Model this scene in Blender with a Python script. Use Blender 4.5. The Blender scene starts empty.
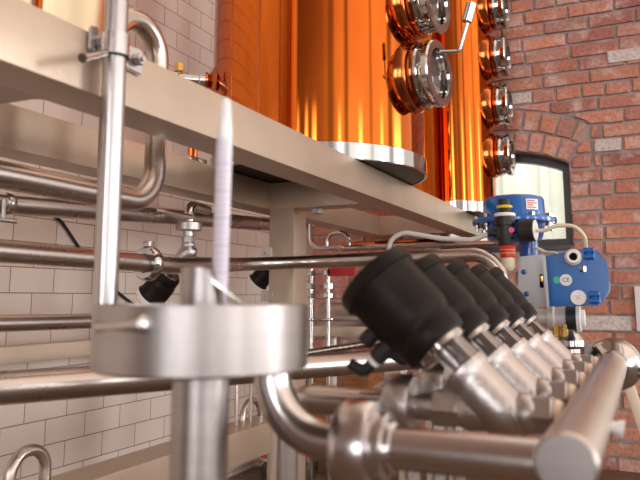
import bpy, bmesh, math, random
from mathutils import Vector as V, Matrix as Mx
random.seed(7)
PI = math.pi
YAW, PIT, FPX, PPY = math.radians(25.0), math.radians(8.7), 692.0, 192.0
ZC = 0.92                       # camera height above the floor; shapes below are written relative to camera height
scn = bpy.context.scene
COL = scn.collection

# ------------------------------------------------------------------ survey helper: a measured pixel on a known plane -> point
def at(px, py, X=None, Y=None, Z=None, D=None):
    cx = (px-320)/FPX; cy = (PPY-py)/FPX
    a = math.cos(PIT)-cy*math.sin(PIT); z = math.sin(PIT)+cy*math.cos(PIT)
    d = V((-math.sin(YAW)*a+math.cos(YAW)*cx, math.cos(YAW)*a+math.sin(YAW)*cx, z))
    t = X/d.x if X is not None else Y/d.y if Y is not None else Z/d.z if Z is not None else D
    return d*t

# ------------------------------------------------------------------ materials
def mat(name, col, metal=0.0, rough=0.4, bump=0.0, bscale=40, stretch=None, var=0.0, vscale=6, var_col=None, coat=0.0,
        trans=0.0, spec=0.5, alpha=None, rvar=0.0):
    m = bpy.data.materials.new(name); m.use_nodes = True
    nt = m.node_tree; b = nt.nodes['Principled BSDF']; L = nt.links
    b.inputs['Base Color'].default_value = (*col, 1); b.inputs['Metallic'].default_value = metal
    b.inputs['Roughness'].default_value = rough; b.inputs['Coat Weight'].default_value = coat
    b.inputs['Transmission Weight'].default_value = trans
    b.inputs['Specular IOR Level'].default_value = spec
    if bump or var or rvar:
        tc = nt.nodes.new('ShaderNodeTexCoord'); mp = nt.nodes.new('ShaderNodeMapping')
        L.new(tc.outputs['Object'], mp.inputs['Vector'])
        if stretch: mp.inputs['Scale'].default_value = stretch
    if var or rvar:
        n = nt.nodes.new('ShaderNodeTexNoise'); n.inputs['Scale'].default_value = vscale; n.inputs['Detail'].default_value = 5
        L.new(mp.outputs[0], n.inputs['Vector'])
        if var:
            mx = nt.nodes.new('ShaderNodeMix'); mx.data_type = 'RGBA'
            vc = var_col or tuple(c*(1-var) for c in col)
            mx.inputs['A'].default_value = (*col, 1); mx.inputs['B'].default_value = (*vc, 1)
            cr = nt.nodes.new('ShaderNodeValToRGB'); cr.color_ramp.elements[0].position = .38; cr.color_ramp.elements[1].position = .68
            L.new(n.outputs['Fac'], cr.inputs[0]); L.new(cr.outputs[0], mx.inputs['Factor']); L.new(mx.outputs['Result'], b.inputs['Base Color'])
        if rvar:
            mr = nt.nodes.new('ShaderNodeMapRange'); mr.inputs[3].default_value = max(.02, rough-rvar); mr.inputs[4].default_value = rough+rvar
            L.new(n.outputs['Fac'], mr.inputs[0]); L.new(mr.outputs[0], b.inputs['Roughness'])
    if bump:
        n2 = nt.nodes.new('ShaderNodeTexNoise'); n2.inputs['Scale'].default_value = bscale; n2.inputs['Detail'].default_value = 3
        L.new(mp.outputs[0], n2.inputs['Vector'])
        bp = nt.nodes.new('ShaderNodeBump'); bp.inputs['Strength'].default_value = bump; bp.inputs['Distance'].default_value = .01
        L.new(n2.outputs['Fac'], bp.inputs['Height']); L.new(bp.outputs[0], b.inputs['Normal'])
    return m

M = {}
M['beam'] = mat('satin_beam_steel', (.54, .425, .33), .5, .36, bump=.05, bscale=60, var=.12, vscale=5)
M['steel'] = mat('sanitary_tube_steel', (.58, .55, .55), 1, .22, bump=.03, bscale=30, rvar=.06)
M['pipe'] = mat('polished_pipe_steel', (.50, .44, .41), 1, .28, bump=.03, bscale=25, rvar=.06)
M['bright'] = mat('bright_polished_steel', (.52, .51, .505), 1, .10)
M['header'] = mat('header_steel', (.66, .60, .56), 1, .34, bump=.04, bscale=60, var=.08)
M['castlight'] = mat('pale_cast_metal', (.70, .68, .66), .35, .42, bump=.05, bscale=80)
M['pole'] = mat('bright_pole_steel', (.49, .465, .47), 1, .30)
M['brushed'] = mat('brushed_parrot_steel', (.43, .395, .39), 1, .36, bump=.05, bscale=80, stretch=(1, 1, 8), var=.1)
M['cast'] = mat('cast_valve_steel', (.56, .53, .53), 1, .38, bump=.10, bscale=90, var=.15, vscale=20)
M['copper'] = mat('polished_copper', (.70, .165, .02), 1, .06, bump=.10, bscale=3.0, stretch=(1, 1, .22), var=.22, vscale=5, var_col=(.48, .10, .015), rvar=.04)
M['copper2'] = mat('burnished_copper', (.62, .18, .05), 1, .16, bump=.10, bscale=9, var=.3, vscale=8)
M['black'] = mat('black_nylon', (.010, .008, .007), 0, .42, bump=.06, bscale=120, var=.3, vscale=8, var_col=(.016, .011, .009), spec=.14)
M['rubber'] = mat('black_rubber', (.012, .012, .013), 0, .5)
M['dark'] = mat('dark_void', (.008, .006, .006), 0, .8, spec=.1)
M['darkmetal'] = mat('dark_base_plate', (.05, .045, .04), 1, .45)
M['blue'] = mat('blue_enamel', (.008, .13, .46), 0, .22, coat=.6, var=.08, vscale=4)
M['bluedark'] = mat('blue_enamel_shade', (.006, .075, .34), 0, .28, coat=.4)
M['grey'] = mat('grey_bracket_steel', (.45, .46, .48), .5, .4, bump=.03)
M['white'] = mat('white_plastic', (.82, .81, .79), 0, .35)
M['offwhite'] = mat('hose_grey', (.58, .56, .53), 0, .4)
M['clear'] = mat('clear_tube', (.75, .70, .55), 0, .15, var=.1)
M['yellow'] = mat('yellow_plastic', (.80, .58, .03), 0, .35)
M['red'] = mat('red_plastic', (.55, .015, .015), 0, .3)
M['pink'] = mat('pink_sticker', (.85, .08, .42), 0, .5)
M['green'] = mat('green_sticker', (.05, .5, .33), 0, .5)
M['brass'] = mat('brass_fitting', (.72, .48, .16), 1, .25)
M['tape'] = mat('thread_seal_tape', (.92, .74, .58), 0, .5)
M['glass'] = mat('sight_glass_pane', (.12, .09, .075), 0, .04, coat=1.0)
M['wood'] = mat('oak_wood', (.36, .14, .045), 0, .5, bump=.15, bscale=12, stretch=(1, 1, 8), var=.5, vscale=8)
M['lilac'] = mat('hydrometer_paper', (.80, .76, .88), 0, .25, coat=.6)
M['glasswhite'] = mat('hydrometer_glass', (.92, .90, .92), 0, .08, coat=1.0)
M['ink'] = mat('ink', (.10, .07, .14), 0, .6)
M['labelred'] = mat('label_red', (.55, .10, .10), 0, .5)
M['tan'] = mat('tan_strut_paint', (.74, .58, .45), .2, .45, var=.15)
M['vessel'] = mat('pale_vessel_steel', (.72, .66, .50), 1, .28, bump=.06, bscale=4, stretch=(1, 1, .2))
M['frame'] = mat('dark_window_frame', (.035, .035, .04), 0, .4)
M['exterior'] = mat('exterior_render', (.80, .83, .78), 0, .8, var=.15, vscale=2)
M['wallgrey'] = mat('grey_box', (.36, .37, .40), 0, .5)

def tile_mat():
    m = bpy.data.materials.new('subway_tile'); m.use_nodes = True; nt = m.node_tree; L = nt.links; b = nt.nodes['Principled BSDF']
    tc = nt.nodes.new('ShaderNodeTexCoord'); sp = nt.nodes.new('ShaderNodeSeparateXYZ'); cb = nt.nodes.new('ShaderNodeCombineXYZ')
    L.new(tc.outputs['Object'], sp.inputs[0])
    ay = nt.nodes.new('ShaderNodeMath'); ay.operation = 'ADD'; ay.inputs[1].default_value = .2*20-1.958+.0
    az = nt.nodes.new('ShaderNodeMath'); az.operation = 'ADD'; az.inputs[1].default_value = .44+.0915*40
    L.new(sp.outputs['Y'], ay.inputs[0]); L.new(sp.outputs['Z'], az.inputs[0]); L.new(ay.outputs[0], cb.inputs[0]); L.new(az.outputs[0], cb.inputs[1])
    br = nt.nodes.new('ShaderNodeTexBrick'); L.new(cb.outputs[0], br.inputs['Vector'])
    br.inputs['Scale'].default_value = 1; br.inputs['Brick Width'].default_value = .2; br.inputs['Row Height'].default_value = .0915
    br.inputs['Mortar Size'].default_value = .0022; br.inputs['Mortar Smooth'].default_value = .3
    br.inputs['Color1'].default_value = (.69, .60, .54, 1); br.inputs['Color2'].default_value = (.75, .66, .60, 1); br.inputs['Mortar'].default_value = (.25, .17, .13, 1)
    L.new(br.outputs['Color'], b.inputs['Base Color']); b.inputs['Roughness'].default_value = .16
    mr = nt.nodes.new('ShaderNodeMapRange'); mr.inputs[3].default_value = .15; mr.inputs[4].default_value = .8
    L.new(br.outputs['Fac'], mr.inputs[0]); L.new(mr.outputs[0], b.inputs['Roughness'])
    bp = nt.nodes.new('ShaderNodeBump'); bp.inputs['Strength'].default_value = .35; bp.inputs['Distance'].default_value = .003; bp.invert = True
    L.new(br.outputs['Fac'], bp.inputs['Height']); L.new(bp.outputs[0], b.inputs['Normal'])
    return m
def brick_mat():
    m = bpy.data.materials.new('old_red_brick'); m.use_nodes = True; nt = m.node_tree; L = nt.links; b = nt.nodes['Principled BSDF']
    at_ = nt.nodes.new('ShaderNodeAttribute'); at_.attribute_name = 'brick'
    tc = nt.nodes.new('ShaderNodeTexCoord')
    n = nt.nodes.new('ShaderNodeTexNoise'); n.inputs['Scale'].default_value = 8; n.inputs['Detail'].default_value = 9; n.inputs['Roughness'].default_value = .65
    L.new(tc.outputs['Object'], n.inputs['Vector'])
    cr = nt.nodes.new('ShaderNodeValToRGB'); e = cr.color_ramp.elements
    e[0].position = .50; e[0].color = (0, 0, 0, 1); e[1].position = .66; e[1].color = (1, 1, 1, 1)
    L.new(n.outputs['Fac'], cr.inputs[0])
    mx = nt.nodes.new('ShaderNodeMix'); mx.data_type = 'RGBA'; mx.inputs['B'].default_value = (.72, .54, .49, 1)
    ml = nt.nodes.new('ShaderNodeMath'); ml.operation = 'MULTIPLY'; ml.inputs[1].default_value = .75
    L.new(cr.outputs[0], ml.inputs[0]); L.new(ml.outputs[0], mx.inputs['Factor']); L.new(at_.outputs['Color'], mx.inputs['A'])
    # fine dark pitting
    n2 = nt.nodes.new('ShaderNodeTexNoise'); n2.inputs['Scale'].default_value = 55; n2.inputs['Detail'].default_value = 6
    L.new(tc.outputs['Object'], n2.inputs['Vector'])
    mr = nt.nodes.new('ShaderNodeMapRange'); mr.inputs[1].default_value = .3; mr.inputs[2].default_value = .55; mr.inputs[3].default_value = .72; mr.inputs[4].default_value = 1.05
    L.new(n2.outputs['Fac'], mr.inputs[0])
    m2 = nt.nodes.new('ShaderNodeMix'); m2.data_type = 'RGBA'; m2.blend_type = 'MULTIPLY'; m2.inputs['Factor'].default_value = 1
    L.new(mx.outputs['Result'], m2.inputs['A']); L.new(mr.outputs[0], m2.inputs['B']); L.new(m2.outputs['Result'], b.inputs['Base Color'])
    b.inputs['Roughness'].default_value = .85
    bp = nt.nodes.new('ShaderNodeBump'); bp.inputs['Strength'].default_value = .6; bp.inputs['Distance'].default_value = .006
    L.new(n2.outputs['Fac'], bp.inputs['Height']); L.new(bp.outputs[0], b.inputs['Normal'])
    return m
M['tile'] = tile_mat(); M['brick'] = brick_mat()
M['mortar'] = mat('mortar', (.46, .39, .37), 0, .95, bump=.5, bscale=60, var=.35, vscale=12)
M['floor'] = mat('worn_plank_floor', (.20, .125, .08), 0, .6, bump=.3, bscale=14, stretch=(1, 9, 1), var=.65, vscale=9)

def glass_pane_mat():
    m = bpy.data.materials.new('window_glass'); m.use_nodes = True; b = m.node_tree.nodes['Principled BSDF']
    b.inputs['Base Color'].default_value = (.95, .98, .96, 1); b.inputs['Roughness'].default_value = .02
    b.inputs['Transmission Weight'].default_value = 1; b.inputs['IOR'].default_value = 1.02
    return m
M['winglass'] = glass_pane_mat()

# ------------------------------------------------------------------ mesh helpers
def basis(axis):
    a = V(axis).normalized(); ref = V((0, 0, 1)) if abs(a.z) < .9 else V((0, 1, 0))
    u = ref - a*ref.dot(a); u.normalize(); return a, u, a.cross(u)
def lathe(bm, o, axis, prof, seg=36, ph=0.0, cap0=True, cap1=True):
    a, u, w = basis(axis); o = V(o); rings = []
    for t, r in prof:
        if r <= 1e-6: rings.append([bm.verts.new(o+a*t)])
        else: rings.append([bm.verts.new(o+a*t+(u*math.cos(ph+2*PI*i/seg)+w*math.sin(ph+2*PI*i/seg))*r) for i in range(seg)])
    for A, B in zip(rings, rings[1:]):
        for i in range(seg):
            j = (i+1) % seg
            if len(A) == 1 and len(B) == 1: continue
            if len(A) == 1: bm.faces.new((A[0], B[j], B[i]))
            elif len(B) == 1: bm.faces.new((A[i], A[j], B[0]))
            else: bm.faces.new((A[i], A[j], B[j], B[i]))
    if cap0 and len(rings[0]) > 1: bm.faces.new(rings[0][::-1])
    if cap1 and len(rings[-1]) > 1: bm.faces.new(rings[-1])
def cyl(bm, p0, p1, r0, r1=None, seg=24, bev=0.0, ph=0.0):
    p0 = V(p0); p1 = V(p1); h = (p1-p0).length; r1 = r0 if r1 is None else r1
    if bev: prof = [(0, r0-bev), (bev, r0), (h-bev, r1), (h, r1-bev)]
    else: prof = [(0, r0), (h, r1)]
    lathe(bm, p0, p1-p0, prof, seg, ph)
def hexp(bm, p0, p1, r, ch=.12): 
    p0 = V(p0); p1 = V(p1); h = (p1-p0).length; c = r*ch
    lathe(bm, p0, p1-p0, [(0, r-c), (c, r), (h-c, r), (h, r-c)], 6, PI/6)
def ball(bm, o, r, seg=28, n=12, axis=(1, 0, 0), sq=1.0):
    prof = [(-r*sq*math.cos(PI*i/n), r*math.sin(PI*i/n)) for i in range(n+1)]
    prof[0] = (-r*sq, 0); prof[-1] = (r*sq, 0); lathe(bm, o, axis, prof, seg)
def torus(bm, o, axis, R, r, seg=40, n=12):
    a, u, w = basis(axis); o = V(o); rings = []
    for i in range(seg):
        t = 2*PI*i/seg; dr = u*math.cos(t)+w*math.sin(t)
        rings.append([bm.verts.new(o+dr*(R+r*math.cos(2*PI*k/n))+a*r*math.sin(2*PI*k/n)) for k in range(n)])
    for i in range(seg):
        A, B = rings[i], rings[(i+1) % seg]
        for k in range(n): bm.faces.new((A[k], B[k], B[(k+1) % n], A[(k+1) % n]))
def fillet(pts, rad):
    pts = [V(p) for p in pts]; out = [pts[0]]
    for i in range(1, len(pts)-1):
        r = rad[i-1] if isinstance(rad, (list, tuple)) else rad
        d0 = (pts[i-1]-pts[i]).normalized(); d1 = (pts[i+1]-pts[i]).normalized(); ang = d0.angle(d1)
        if r <= 0 or ang > PI-.02: out.append(pts[i]); continue
        t = r/math.tan(ang/2); A = pts[i]+d0*t; B = pts[i]+d1*t
        c = pts[i]+(d0+d1).normalized()*(r/math.sin(ang/2)); va = A-c; vb = B-c; tot = va.angle(vb); n = max(4, int(tot/.16))
        ax = va.cross(vb).normalized()
        for k in range(n+1): out.append(c+Mx.Rotation(tot*k/n, 3, ax) @ va)
    out.append(pts[-1]); return out
def tube(bm, pts, r, rad=0.0, seg=20):
    P = fillet(pts, rad); T = []
    for i in range(len(P)):
        a = P[max(i-1, 0)]; b = P[min(i+1, len(P)-1)]; T.append((b-a).normalized())
    _, u, _ = basis(T[0]); rings = []
    for i, p in enumerate(P):
        if i:
            ax = T[i-1].cross(T[i]); s = ax.length
            if s > 1e-7: u = Mx.Rotation(math.atan2(s, T[i-1].dot(T[i])), 3, ax.normalized()) @ u
        u = (u-T[i]*u.dot(T[i])).normalized(); w = T[i].cross(u)
        rr = r(i/(len(P)-1)) if callable(r) else r
        rings.append([bm.verts.new(p+(u*math.cos(2*PI*k/seg)+w*math.sin(2*PI*k/seg))*rr) for k in range(seg)])
    for A, B in zip(rings, rings[1:]):
        for k in range(seg): bm.faces.new((A[k], A[(k+1) % seg], B[(k+1) % seg], B[k]))
    bm.faces.new(rings[0][::-1]); bm.faces.new(rings[-1])
def box(bm, lo, hi, bev=0.0, R=None, c=None):
    t = bmesh.new(); bmesh.ops.create_cube(t, size=1)
    lo = V(lo); hi = V(hi); s = hi-lo; cc = (lo+hi)/2
    for v in t.verts: v.co = V((v.co.x*s.x, v.co.y*s.y, v.co.z*s.z))
    if bev: bmesh.ops.bevel(t, geom=list(t.edges), offset=bev, segments=2, affect='EDGES', profile=.7)
    for v in t.verts: v.co = ((R @ v.co) if R else v.co)+cc
    mp = {v: bm.verts.new(v.co) for v in t.verts}
    for f in t.faces: bm.faces.new([mp[v] for v in f.verts])
    t.free()
def prism(bm, pts, ext, bev=0.0):
    t = bmesh.new(); ext = V(ext)
    A = [t.verts.new(p) for p in pts]; f = t.faces.new(A)
    r = bmesh.ops.extrude_face_region(t, geom=[f])
    for g in r['geom']:
        if isinstance(g, bmesh.types.BMVert): g.co += ext
    bmesh.ops.recalc_face_normals(t, faces=t.faces)
    if bev: bmesh.ops.bevel(t, geom=list(t.edges), offset=bev, segments=2, affect='EDGES')
    mp = {v: bm.verts.new(v.co) for v in t.verts}
    for f in t.faces: bm.faces.new([mp[v] for v in f.verts])
    t.free()
def B(fn, *a, **k):
    bm = bmesh.new(); fn(bm, *a, **k); return bm

# ------------------------------------------------------------------ object helpers
def rootloc(p):
    while p.parent: p = p.parent
    return p.location.copy()
def obj(name, bm, m, parent=None, base=None, ang=38, recalc=True):
    if recalc: bmesh.ops.recalc_face_normals(bm, faces=bm.faces)
    if parent is not None: off = rootloc(parent)
    elif base is not None: off = V(base)
    else:
        xs = [v.co for v in bm.verts]
        off = V(((min(c.x for c in xs)+max(c.x for c in xs))/2, (min(c.y for c in xs)+max(c.y for c in xs))/2, min(c.z for c in xs)))
    for v in bm.verts: v.co -= off
    me = bpy.data.meshes.new(name); bm.to_mesh(me); bm.free()
    for p in me.polygons: p.use_smooth = True
    me.set_sharp_from_angle(angle=math.radians(ang))
    for mm in (m if isinstance(m, list) else [m]): me.materials.append(mm)
    o = bpy.data.objects.new(name, me); COL.objects.link(o)
    if parent is not None: o.parent = parent
    else: o.location = off
    return o
def tag(o, label, cat, group=None):
    o['label'] = label; o['category'] = cat
    if group: o['group'] = group
    return o
def thing(name, label, cat, loc, group=None):
    o = bpy.data.objects.new(name, None); o.empty_display_size = .05; COL.objects.link(o); o.location = V(loc); return tag(o, label, cat, group)
def struct(o): o['kind'] = 'structure'; return o
def copy_tree(o, parent=None):
    c = o.copy(); COL.objects.link(c)
    if parent is not None: c.parent = parent
    for ch in list(o.children): copy_tree(ch, c)
    return c
def text_part(name, body, size, R, loc, m, parent, depth=.0006):
    cu = bpy.data.curves.new(name, 'FONT'); cu.body = body; cu.size = size; cu.extrude = depth; cu.align_x = 'CENTER'; cu.align_y = 'CENTER'
    t = bpy.data.objects.new(name, cu); COL.objects.link(t)
    bpy.context.view_layer.update()
    me = bpy.data.meshes.new_from_object(t.evaluated_get(bpy.context.evaluated_depsgraph_get()))
    bpy.data.objects.remove(t)
    off = rootloc(parent)
    for v in me.vertices: v.co = R @ v.co + V(loc) - off
    me.materials.clear(); me.materials.append(m)
    o = bpy.data.objects.new(name, me); COL.objects.link(o); o.parent = parent; return o

FLOOR = -ZC
XW, YB = -2.02, 4.235
# ================================================================== SETTING
bm = bmesh.new(); box(bm, (XW-.3, -3, FLOOR-.1), (3.2, YB+.3, FLOOR)); struct(obj('floor', bm, M['floor'], base=(0, 0, 0)))
bm = bmesh.new(); box(bm, (XW-.12, -1.2, FLOOR), (XW, YB+.2, 2.7)); struct(obj('wall_left', bm, M['tile'], base=(0, 0, 0)))

# brick wall: mortar slab + individually laid bricks, window opening with a segmental arch
WX0, WX1, WZ0, SPR, RISE, RING = -1.17, -.362, .300, .785, .10, .255
WC, HW = (WX0+WX1)/2, (WX1-WX0)/2
ARC_R = (HW*HW+RISE*RISE)/(2*RISE); ARC_CZ = SPR+RISE-ARC_R
def arch_z(x): return ARC_CZ+math.sqrt(max(0, ARC_R**2-(x-WC)**2))
wall = bmesh.new(); cl = wall.loops.layers.float_color.new('brick')
XR = .8
for lo, hi in [((XW, YB, FLOOR), (WX0, YB+.22, 2.7)), ((WX1, YB, FLOOR), (XR, YB+.22, 2.7)), ((WX0, YB, FLOOR), (WX1, YB+.22, WZ0))]: box(wall, lo, hi)
NS = 24
for i in range(NS):
    xa = WX0+(WX1-WX0)*i/NS; xb = WX0+(WX1-WX0)*(i+1)/NS
    prism(wall, [(xa, YB, arch_z(xa)), (xb, YB, arch_z(xb)), (xb, YB, 2.7), (xa, YB, 2.7)], (0, .22, 0))
for f in wall.faces: f.material_index = 1
def add_brick(pts, col, rng):
    """front outline pts (x,z) -> slightly uneven brick standing proud of the mortar"""
    n0 = len(wall.faces); pr = .010+rng.random()*.007; c = V((sum(p[0] for p in pts)/len(pts), sum(p[1] for p in pts)/len(pts)))
    back = [wall.verts.new((p[0], YB+.01, p[1])) for p in pts]
    q = [V(p) for p in pts]; q = [V((p.x+rng.uniform(-.003, .003), p.y+rng.uniform(-.003, .003))) for p in q]
    mid = [wall.verts.new((p.x, YB-pr+.004, p.y)) for p in q]
    fr = []
    for p in q:
        d = (c-p); d = d.normalized()*.006 if d.length > .008 else d*.3
        fr.append(wall.verts.new((p.x+d.x, YB-pr-rng.uniform(0, .003), p.y+d.y)))
    n = len(pts); new = []
    for k in range(n):
        j = (k+1) % n
        new.append(wall.faces.new((back[k], back[j], mid[j], mid[k]))); new.append(wall.faces.new((mid[k], mid[j], fr[j], fr[k])))
    new.append(wall.faces.new(fr))
    for f in new:
        f.material_index = 0
        for lp in f.loops: lp[cl] = (*col, 1)
rng = random.Random(11)
PAL = [(.54, .215, .145), (.59, .26, .185), (.48, .20, .15), (.63, .27, .175), (.53, .27, .21), (.60, .31, .245), (.43, .17, .13), (.64, .30, .20)]
def bcol(rng):
    c = rng.choice(PAL); k = rng.uniform(.85, 1.15)
    if rng.random() < .035: return (.66, .58, .53)
    return tuple(min(1, v*k) for v in c)
hi_ang = math.asin(HW/ARC_R)
CH, BL, G = .0838, .262, .0145
row = 0; z = .072-12*CH
while z < 2.6:
    x = XW+.01-rng.uniform(0, .03)-(BL/2 if row % 2 else 0)
    header_row = (row % 7 == 4)
    while x < XR:
        L_ = BL*rng.uniform(.96, 1.04)
        if header_row or rng.random() < .1: L_ = BL*.5*rng.uniform(.95, 1.1)
        x0, x1 = x+G/2, x+L_-G/2; z0, z1 = z+G/2, z+CH-G/2; x += L_
        x0 = max(x0, XW+.004); x1 = min(x1, XR)
        if z0 < FLOOR: z0 = FLOOR+.002
        if x1-x0 < .02 or z1-z0 < .02: continue
        zm = (z0+z1)/2
        if zm < WZ0-.02 or z0 > ARC_CZ+ARC_R+RING+.02:
            pieces = [(x0, x1)]
        elif z1 <= SPR+.004:
            pieces = [(a, b) for a, b in ((x0, min(x1, WX0-.001)), (max(x0, WX1+.001), x1)) if b-a > .025]
        else:
            pieces = []
            Ro = ARC_R+RING+.006; xo = Ro*math.sin(hi_ang); NSL = 10
            xs = [x0+(x1-x0)*k/NSL for k in range(NSL+1)]
            up, dn = [], []
            for xx in xs:
                h = abs(xx-WC)
                zc_ = ARC_CZ+math.sqrt(max(0, Ro*Ro-h*h)) if h < xo else -9
                up.append(max(z0, zc_))
                zl_ = (ARC_CZ+(h-.012)/math.tan(hi_ang)) if HW+.002 < h < xo else -9
                dn.append(min(z1, zl_))
            def runs(ok):
                out, cur = [], []
                for k in range(NSL+1):
                    if ok(k): cur.append(k)
                    elif cur: out.append(cur); cur = []
                if cur: out.append(cur)
                return [c for c in out if len(c) > 1]
            for c in runs(lambda k: z1-up[k] > .008):
                if c[-1]-c[0] < 1: continue
                pts = [(xs[k], up[k]) for k in c]+[(xs[c[-1]], z1), (xs[c[0]], z1)]
                if all(abs(up[k]-z0) < 1e-6 for k in c): pts = [(xs[c[0]], z0), (xs[c[-1]], z0), (xs[c[-1]], z1), (xs[c[0]], z1)]
                add_brick(pts, bcol(rng), rng)
            for c in runs(lambda k: dn[k]-z0 > .008):
                pts = [(xs[c[0]], z0), (xs[c[-1]], z0)]+[(xs[k], dn[k]) for k in reversed(c)]
                add_brick(pts, bcol(rng), rng)
        for a, b in pieces:
            dz = rng.uniform(-.003, .003)
            add_brick([(a, z0+dz), (b, z0+dz+rng.uniform(-.002, .002)), (b, z1+dz), (a, z1+dz)], bcol(rng), rng)
    z += CH; row += 1
# two rings of voussoirs
hi_ang = math.asin(HW/ARC_R)
for rr in range(2):
    Ra = ARC_R+.004+rr*RING/2; Rb = Ra+RING/2-G; n = 10; off = .5 if rr else 0
    k = 0
    for i in range(n+(1 if rr else 0)):
        a0 = -hi_ang+2*hi_ang*max(0, i-off)/n; a1 = -hi_ang+2*hi_ang*min(n, i+1-off)/n
        if a1-a0 < .01: continue
        g = G/2/Ra; Rt = Rb+rng.uniform(-.012, .004)
        add_brick([(WC+Ra*math.sin(a0+g), ARC_CZ+Ra*math.cos(a0+g)), (WC+Ra*math.sin(a1-g), ARC_CZ+Ra*math.cos(a1-g)),
                   (WC+Rt*math.sin(a1-g), ARC_CZ+Rt*math.cos(a1-g)), (WC+Rt*math.sin(a0+g), ARC_CZ+Rt*math.cos(a0+g))], bcol(rng), rng)
# a whitewashed brick and a painted one as in the photograph
for px, py, w in [(598, 321, .34)]:
    p = at(px, py, Y=YB)
    zz = .072+math.floor((p.z-.072)/CH)*CH
    add_brick([(p.x-w/2, zz+.004), (p.x+w/2, zz+.004), (p.x+w/2, zz+CH-.004), (p.x-w/2, zz+CH-.004)], (.72, .66, .62), rng)
    for v in list(wall.verts)[-12:]: v.co.y -= .006
p = at(632, 55, Y=YB)
add_brick([(p.x-.13, p.z-.036), (p.x+.13, p.z-.036), (p.x+.13, p.z+.036), (p.x-.13, p.z+.036)], (.70, .66, .66), rng)
for v in list(wall.verts)[-12:]: v.co.y -= .006
struct(obj('wall_back', wall, [M['brick'], M['mortar']], base=(0, 0, 0), ang=25))

# window in the arch
win = thing('window_1', 'arched dark-framed window in the brick wall', 'window', (WC, YB+.12, WZ0)); del win['category']; del win['label']; struct(win)
def arch_outline(ins, n=20):
    x0, x1, z0 = WX0+ins, WX1-ins, WZ0+ins; pts = [(x0, z0), (x1, z0)]
    for i in range(n+1):
        x = x1+(x0-x1)*i/n; pts.append((x, arch_z(x)-ins))
    return pts
bm = bmesh.new(); o_ = arch_outline(.0); i_ = arch_outline(.048)
for y0, y1 in ((YB+.10, YB+.16),):
    vo0 = [bm.verts.new((p[0], y0, p[1])) for p in o_]; vi0 = [bm.verts.new((p[0], y0, p[1])) for p in i_]
    vo1 = [bm.verts.new((p[0], y1, p[1])) for p in o_]; vi1 = [bm.verts.new((p[0], y1, p[1])) for p in i_]
    n = len(o_)
    for k in range(n):
        j = (k+1) % n
        bm.faces.new((vo0[k], vo0[j], vi0[j], vi0[k])); bm.faces.new((vi0[k], vi0[j], vi1[j], vi1[k])); bm.faces.new((vo1[k], vi1[k], vi1[j], vo1[j])); bm.faces.new((vo0[k], vo1[k], vo1[j], vo0[j]))
obj('window_frame', bm, M['frame'], win)
bm = bmesh.new(); ip = arch_outline(.046); prism(bm, [(p[0], YB+.125, p[1]) for p in ip], (0, .006, 0)); obj('window_pane', bm, M['winglass'], win)
bm = bmesh.new(); box(bm, (WX0+.02, YB-.005, WZ0-.03), (WX1-.01, YB+.10, WZ0+.004), .006); obj('window_sill', bm, M['frame'], win)
# outside: pale rendered wall with a vertical reveal
bm = bmesh.new(); box(bm, (-4.6, YB+1.6, FLOOR), (1.6, YB+1.75, 3.0))
for x in (-1.25, -1.02, -.72, -.55): box(bm, (x, YB+1.55, FLOOR), (x+.06, YB+1.6, 3.0))
ext = struct(obj('wall_exterior', bm, M['exterior'], base=(0, 0, 0)))

# ================================================================== SUPPORT FRAME
fr = thing('still_support_frame', 'beige satin steel frame of square tube carrying the copper columns', 'frame', (-1.30, 2.45, FLOOR))
ZB, ZT = .357, .466
bm = bmesh.new(); box(bm, (-.974, -.35, ZB), (-.864, 4.10, ZT), .004); obj('front_beam', bm, M['beam'], fr)
bm = bmesh.new(); box(bm, (-1.48, -.35, ZB), (-1.37, 4.10, ZT), .004); obj('rear_beam', bm, M['beam'], fr)
bm = bmesh.new(); box(bm, (-1.37, 2.45, ZB), (-.974, 2.56, ZT-.001), .003); obj('cross_beam', bm, M['beam'], fr)
bm = bmesh.new(); box(bm, (-1.37, .775, ZB), (-.974, .885, ZT-.001), .003); obj('cross_beam', bm, M['beam'], fr)
bm = bmesh.new(); box(bm, (-1.37, 3.75, ZB), (-.974, 3.86, ZT-.001), .003); obj('cross_beam', bm, M['beam'], fr)
bm = bmesh.new(); box(bm, (-1.369, 2.45, FLOOR+.01), (-1.257, 2.56, ZB), .003); post = obj('post', bm, M['beam'], fr)
bm = bmesh.new(); box(bm, (-1.43, 2.39, FLOOR), (-1.20, 2.62, FLOOR+.012), .002); obj('foot_plate', bm, M['beam'], fr)
bm = bmesh.new(); box(bm, (-1.37, -.35, -.545), (-1.25, 2.45, -.438), .004); obj('lower_rail', bm, M['beam'], fr)
p = at(317, 212, Y=2.505); bm = bmesh.new(); hexp(bm, (p.x, 2.505, ZB), (p.x, 2.505, ZB-.024), .024); obj('bolt', bm, M['cast'], fr)

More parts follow.
